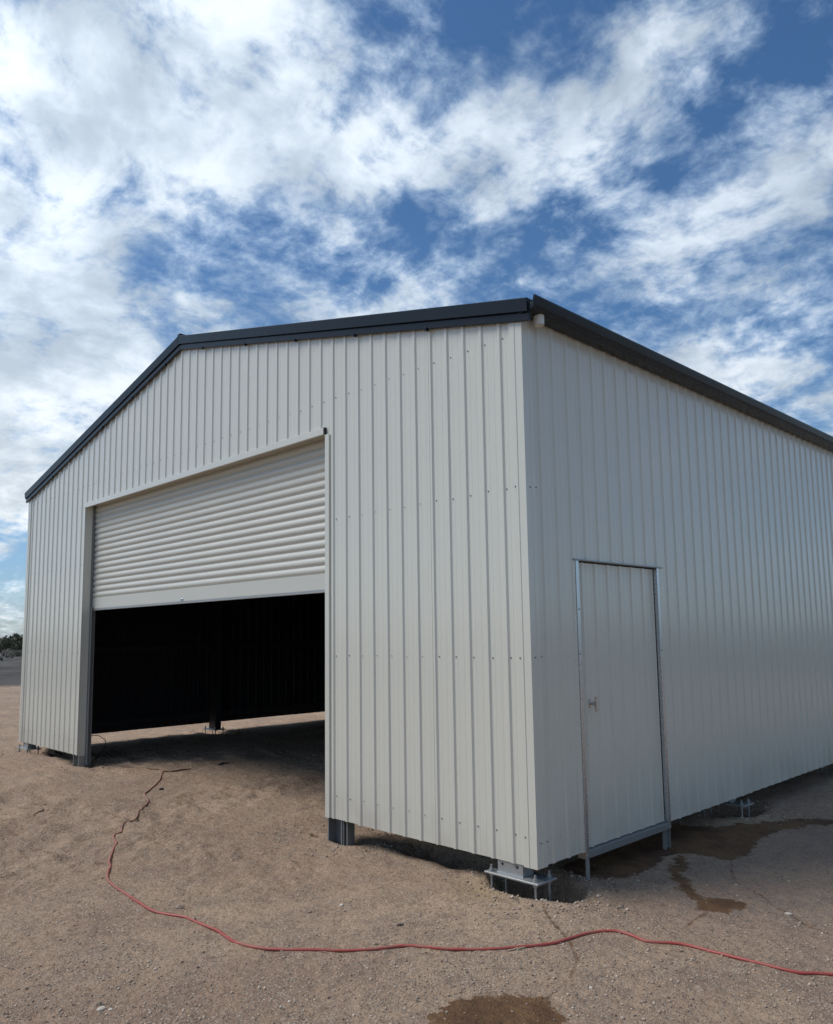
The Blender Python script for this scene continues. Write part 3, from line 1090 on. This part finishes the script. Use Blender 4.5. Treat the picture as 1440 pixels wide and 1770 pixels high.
for cy in (0.085, 3.52, 7.0, 10.5, 14.0):
    column(0.0, cy, 1)
    column(-W, cy, -1)
    # rafters
    for s in (1, -1):
        xe = -0.15 if s > 0 else -W + 0.15
        ze, zm = roof_z(xe) + 0.02, roof_z(-W / 2) + 0.02
        v = []
        for (x, z) in ((xe, ze), (-W / 2 + 0.003 * s, zm)):
            v += [(x, cy - 0.03, z - 0.24), (x, cy + 0.03, z - 0.24), (x, cy + 0.03, z - 0.02), (x, cy - 0.03, z - 0.02)]
        f = [(0, 1, 2, 3), (7, 6, 5, 4), (0, 4, 5, 1), (1, 5, 6, 2), (2, 6, 7, 3), (3, 7, 4, 0)]
        if cy > 1:
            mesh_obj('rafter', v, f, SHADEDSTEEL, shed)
# girts on both long walls
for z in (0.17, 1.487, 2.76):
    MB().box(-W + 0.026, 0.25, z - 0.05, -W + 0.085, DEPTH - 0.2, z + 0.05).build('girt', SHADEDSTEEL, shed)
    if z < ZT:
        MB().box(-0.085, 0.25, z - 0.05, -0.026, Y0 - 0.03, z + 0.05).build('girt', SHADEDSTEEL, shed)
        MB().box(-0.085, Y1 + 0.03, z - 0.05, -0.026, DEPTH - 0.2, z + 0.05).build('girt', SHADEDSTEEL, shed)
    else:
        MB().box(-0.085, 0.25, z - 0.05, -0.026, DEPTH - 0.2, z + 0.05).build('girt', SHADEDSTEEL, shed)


# knee brace plate and diagonal strap seen faintly through the opening
def bar(p0, p1, r, mat, name):
    MB().cyl(p0, p1, r, r, 8).build(name, mat, shed)


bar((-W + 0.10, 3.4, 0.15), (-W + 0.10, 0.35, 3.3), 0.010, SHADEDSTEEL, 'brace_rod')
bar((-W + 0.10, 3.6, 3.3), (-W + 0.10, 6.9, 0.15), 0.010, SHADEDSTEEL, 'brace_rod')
# ------------------------------------------------------------------ hoses, twigs and stones
def smooth_path(pts, n=6):
    out = []
    P = [Vector((*p, 0)) for p in pts]
    P = [P[0] * 2 - P[1]] + P + [P[-1] * 2 - P[-2]]
    for i in range(1, len(P) - 2):
        for k in range(n):
            t = k / n
            a, b_, c, d = P[i - 1], P[i], P[i + 1], P[i + 2]
            out.append(0.5 * ((2 * b_) + (-a + c) * t + (2 * a - 5 * b_ + 4 * c - d) * t * t + (-a + 3 * b_ - 3 * c + d) * t ** 3))
    out.append(P[-2])
    return out


def tube_along(name, pts3, r, mat, n=10, rf=None):
    v, f = [], []
    m = len(pts3)
    for i, p in enumerate(pts3):
        d = (pts3[min(i + 1, m - 1)] - pts3[max(i - 1, 0)]).normalized()
        a = d.cross(Vector((0, 0, 1)))
        a = a.normalized() if a.length > 1e-4 else Vector((1, 0, 0))
        b_ = a.cross(d)
        rr = r if rf is None else r * rf(i / (m - 1))
        for k in range(n):
            t = 2 * math.pi * k / n
            v.append(p + rr * (math.cos(t) * a + math.sin(t) * b_))
    for i in range(m - 1):
        for k in range(n):
            k2 = (k + 1) % n
            f.append((i * n + k, i * n + k2, (i + 1) * n + k2, (i + 1) * n + k))
    f.append(tuple(range(n))[::-1])
    f.append(tuple((m - 1) * n + k for k in range(n)))
    return mesh_obj(name, v, f, mat, None, None, True)


def on_ground(path, r, sink=0.3):
    zs = ground(np.array([p.x for p in path]), np.array([p.y for p in path]))
    z2 = np.array([zs[max(0, i - 5):i + 6].mean() for i in range(len(zs))])
    zz = np.maximum(z2, zs - 0.3 * r)
    return [Vector((p.x, p.y, zz[i] + r * (1 - sink))) for i, p in enumerate(path)]


HOSE = [(5.5, 0.9), (4.2, 0.95), (3.2, 0.75), (2.5, 0.45)] + [(1.89, 0.146), (1.745, 0.04), (1.568, 0.01), (1.326, -0.016), (1.102, -0.036), (0.928, -0.138), (0.821, -0.123), (0.72, -0.125), (0.649, -0.179), (0.586, -0.279), (0.551, -0.417), (0.523, -0.558), (0.421, -0.741), (0.317, -0.888), (0.166, -1.03), (0.059, -1.12), (-0.093, -1.215), (-0.188, -1.365), (-0.301, -1.497), (-0.422, -1.6), (-0.57, -1.727), (-0.721, -1.833), (-0.889, -1.891), (-1.042, -1.88), (-1.18, -1.861), (-1.401, -1.883), (-1.528, -1.899), (-1.617, -1.937), (-1.769, -1.987), (-1.991, -1.986), (-2.33, -1.96), (-2.594, -1.932), (-2.765, -1.899), (-2.91, -1.832), (-3.051, -1.752), (-3.22, -1.689), (-3.498, -1.523), (-3.614, -1.455), (-3.824, -1.391), (-4.009, -1.287), (-4.116, -1.183), (-4.242, -1.121), (-4.41, -0.961), (-4.508, -0.854), (-4.865, -0.622), (-5.198, -0.388), (-5.619, -0.228), (-5.806, -0.08), (-6.283, 0.286), (-6.817, 0.603), (-6.881, 0.73)]


def hose_mat():
    m, b, pr = new_mat('dusty_red_hose')
    tc = b.n('ShaderNodeTexCoord').outputs['Object']
    sp = b.n('ShaderNodeSeparateXYZ')
    b.put(sp.inputs[0], tc)
    nz = b.noise(tc, 9, 5, 0.65)
    dust = b.math('ADD', b.ramp(sp.outputs[0], -1.4, -5.0, 0.05, 0.62), b.ramp(nz, 0.42, 0.68, -0.05, 0.35), clamp=True)
    c = b.mix(b.noise(tc, 40, 3, 0.6), (0.30, 0.045, 0.035), (0.40, 0.075, 0.055))
    c = b.mix(dust, c, (0.26, 0.185, 0.135))
    b.put(pr.inputs['Base Color'], c)
    b.put(pr.inputs['Roughness'], b.ramp(dust, 0, 0.6, 0.42, 0.8))
    return m


HM = hose_mat()
path = on_ground(smooth_path(HOSE), 0.0092)
h = tube_along('air_hose', path, 0.0092, HM)
tag(h, 'long dusty red hose winding over the bare ground in front of the shed', 'hose')
c2 = [Vector((x, y, 0)) for x, y in [(-6.987, 0.637), (-7.381, 0.487), (-7.657, 0.443), (-7.974, 0.37), (-8.193, 0.249)]] + [Vector((-8.5, 0.3, 0)), Vector((-9.0, 0.6, 0)), Vector((-9.6, 0.95, 0))]
p2 = on_ground(smooth_path([(p.x, p.y) for p in c2]), 0.007)
end = p2[-1]
for (dx, dy, dz) in ((-0.25, 0.15, 0.02), (-0.42, 0.22, 0.10), (-0.60, 0.17, 0.17), (-0.78, 0.08, 0.15), (-0.95, 0.0, 0.04)):
    p2.append(end + Vector((dx, dy, dz)))
c = tube_along('extension_cord', p2, 0.006, simple('brown_cord', (0.16, 0.085, 0.05), 0.7))
tag(c, 'thin brown cord lying along the threshold and behind the left door post', 'cord')


def twig(pts, r, mat, label, name='twig', cat='twig', lift=0.0):
    pp = on_ground(smooth_path(pts, 5), r)
    rng = random.Random(len(pts) * 7 + int(abs(pts[0][0]) * 100))
    pp = [p + Vector((rng.uniform(-1, 1) * r, rng.uniform(-1, 1) * r, rng.uniform(0, lift))) for p in pp]
    o = tube_along(name, pp, r, mat, 6, lambda t: 1.1 - 0.6 * abs(2 * t - 0.8))
    tag(o, label, cat, 'sticks lying on the ground' if cat == 'twig' else None)


BARK = simple('dry_bark', (0.07, 0.05, 0.04), 0.85)
PALEW = simple('bleached_wood', (0.33, 0.25, 0.17), 0.8)
twig([(-5.376, -1.568), (-5.47, -1.49), (-5.525, -1.43), (-5.603, -1.383)], 0.006, BARK, 'crooked dark twig on the sand left of the hose, out in the open')
twig([(-6.90, 0.76), (-6.86, 0.88), (-6.841, 1.045)], 0.014, simple('brown_stick', (0.13, 0.07, 0.04), 0.8), 'straight brown stick touching the far end of the hose at the opening')
twig([(-6.822, 1.491), (-6.86, 1.58), (-6.851, 1.671)], 0.018, BARK, 'short black stick lying inside the shaded opening')
twig([(0.395, -0.83), (0.425, -0.76), (0.462, -0.66)], 0.007, PALEW, 'pale wood splinter lying against the hose below the near corner', 'wood_splinter', 'splinter')


def stone(x, y, s, mat, label, seed, flat=0.6, name='stone'):
    bm = bmesh.new()
    bmesh.ops.create_icosphere(bm, subdivisions=2, radius=s)
    rng = random.Random(seed)
    ph = [rng.uniform(0, 6) for _ in range(6)]
    for v in bm.verts:
        k = 1 + 0.22 * math.sin(v.co.x / s * 2.3 + ph[0]) * math.cos(v.co.y / s * 2.9 + ph[1]) + 0.14 * math.sin(v.co.z / s * 4 + ph[2]) + rng.uniform(-.07, .07)
        v.co = Vector((v.co.x * k * 1.35, v.co.y * k, v.co.z * k * flat))
    bmesh.ops.rotate(bm, verts=bm.verts, cent=(0, 0, 0), matrix=Matrix.Rotation(ph[3], 3, 'Z'))
    m_ = bpy.data.meshes.new(name)
    bm.to_mesh(m_)
    bm.free()
    m_.materials.append(mat)
    o = bpy.data.objects.new(name, m_)
    o.location = (x, y, float(ground(x, y)) + s * flat * 0.35)
    col.objects.link(o)
    tag(o, label, 'stone', 'loose stones and clods on the bare ground')


STW = simple('white_limestone', (0.50, 0.44, 0.36), 0.9, var=0.2, scale=30, bstr=0.4)
STB = simple('brown_stone', (0.26, 0.195, 0.15), 0.9, var=0.2, scale=30, bstr=0.4)
STD = simple('dark_clod', (0.05, 0.04, 0.035), 0.9, var=0.2, scale=30)
stone(-0.645, -2.842, 0.020, STW, 'flat white stone on the ground nearest the lower left of the photo', 1, 0.4)
stone(-0.61, -2.81, 0.010, STW, 'small chip of white stone beside the flat white one', 11, 0.4)
stone(-0.381, -0.982, 0.016, STD, 'small black clod on the gravel between the hose and the shed', 2, 0.4)
stone(1.365, 0.92, 0.016, STW, 'pale pebble sitting in the crack right of the water stain', 3)
stone(-1.738, -1.83, 0.022, STB, 'brown lump half buried beside the bend of the hose', 4)
stone(-5.75, 0.05, 0.03, STD, 'dark clod on the sand between the hose and the left post', 5)
for i, (x, y, lab) in enumerate([(1.02, -0.90, 'pebble just below the hose where it dips towards the lower right'),
                                 (-0.30, -1.92, 'rounded pebble in the gravel below the hose, left of the brown wet patch'),
                                 (-0.961, -1.006, 'beige pebble above the hose, in line with the right door post'),
                                 (1.31, -0.86, 'tan pebble in the gravel right of the brown wet patch')]):
    stone(x, y, 0.011 + 0.002 * (i % 3), STB if i % 2 else STW, lab, 20 + i)


# ------------------------------------------------------------------ scrub
def leaf_mat(name, a, b2):
    m, b, pr = new_mat(name)
    rnd = b.n('ShaderNodeNewGeometry').outputs['Random Per Island']
    b.put(pr.inputs['Base Color'], b.mix(rnd, a, b2))
    pr.inputs['Roughness'].default_value = 0.75
    return m


LM1 = leaf_mat('olive_scrub_leaves', (0.028, 0.034, 0.018), (0.075, 0.080, 0.042))
LM2 = leaf_mat('grey_saltbush_leaves', (0.085, 0.090, 0.068), (0.15, 0.15, 0.115))


def leaves(rng, cx, cy, cz, rx, rz, n, s, clumps):
    V, F = [], []
    cl = [(cx + rng.uniform(-1, 1) * rx * 0.75, cy + rng.uniform(-1, 1) * rx * 0.75,
           cz + rz * rng.uniform(0.25, 0.95), rng.uniform(0.25, 0.5) * rx) for _ in range(clumps)]
    for k in range(n):
        c_ = cl[k % clumps]
        d = Vector((rng.gauss(0, 1), rng.gauss(0, 1), rng.gauss(0, 0.7)))
        d = d.normalized() * (rng.random() ** 0.4) * c_[3]
        p = Vector(c_[:3]) + d
        p.z = max(p.z, cz + 0.03)
        u = Vector((rng.uniform(-1, 1), rng.uniform(-1, 1), rng.uniform(-1, 1))).normalized()
        w_ = u.orthogonal().normalized()
        ss = s * rng.uniform(0.5, 1.3)
        b_ = len(V)
        V += [p - u * ss, p + w_ * ss * 0.45, p + u * ss, p - w_ * ss * 0.45]
        F.append((b_, b_ + 1, b_ + 2, b_ + 3))
    return V, F


def shrub(name, x, y, rx, h_, mat, label, cat, n=900, s=0.09, clumps=9, trunk=True):
    rng = random.Random(int(abs(x * 31 + y * 17)))
    z = float(ground(x, y))
    root = empty(name, (x, y, z))
    tag(root, label, cat, 'bushes on the far grey plain' if cat != 'tree' else None)
    V, F = leaves(rng, x, y, z + (0.25 * h_ if trunk else 0), rx, h_ * (0.75 if trunk else 1.0), n, s, clumps)
    mesh_obj('crown', V, F, mat, root)
    b = MB()
    for k in range(5):
        a = rng.uniform(0, 6.28)
        b.cyl((x, y, z - 0.1), (x + math.cos(a) * rx * 0.6, y + math.sin(a) * rx * 0.6, z + h_ * rng.uniform(0.6, 0.9)), 0.07 * h_ / 3, 0.02 * h_ / 3, 6)
    b.build('trunk', BARK, root)


shrub('mallee_bush', -99.5, 27.0, 1.5, 1.9, LM1, 'large dark olive bush at the far left, left of the grey flat', 'bush', 1500, 0.11, 12)
shrub('mallee_bush', -104.0, 30.4, 1.2, 1.5, LM1, 'rounded dark bush just right of the large olive bush, nearest the shed wall', 'bush', 1100, 0.10, 9)
shrub('low_shrub', -93.0, 26.6, 1.5, 0.55, LM1, 'low spreading dark shrub in front of the two olive bushes', 'shrub', 800, 0.07, 8, False)
shrub('low_shrub', -96.5, 28.8, 1.3, 0.5, LM1, 'low dark shrub touching the shed corner flashing in view', 'shrub', 700, 0.07, 8, False)
shrub('saltbush', -77.0, 19.7, 0.45, 0.36, LM1, 'small isolated tuft on the grey flat, nearest of the scrub', 'shrub', 320, 0.05, 5, False)
shrub('saltbush', -83.5, 22.6, 0.35, 0.30, LM2, 'tiny grey tuft just beyond the small isolated one', 'shrub', 260, 0.05, 4, False)
shrub('gum_tree', -205.0, 61.2, 2.0, 2.5, LM1, 'spindly tree standing above the far scrub against the shed edge', 'tree', 900, 0.24, 7)
# far belt of scrub all round the plain
rng = random.Random(4)
V, F = [], []
for k in range(900):
    a = rng.uniform(0, 2 * math.pi)
    r = rng.uniform(130, 320)
    x, y = -5 + r * math.cos(a), 5 + r * math.sin(a)
    z = float(ground(x, y)) - 0.1
    hh = rng.uniform(1.1, 2.6) * (1 + 0.25 * (r > 240))
    v, f = leaves(rng, x, y, z, rng.uniform(1.6, 4.5), hh, 130, 0.42, 6)
    o_ = len(V)
    V += v
    F += [tuple(i + o_ for i in q) for q in f]
tag(mesh_obj('distant_scrub', V, F, LM1), 'low dark scrub along the far edge of the plain', 'scrub', kind='stuff')
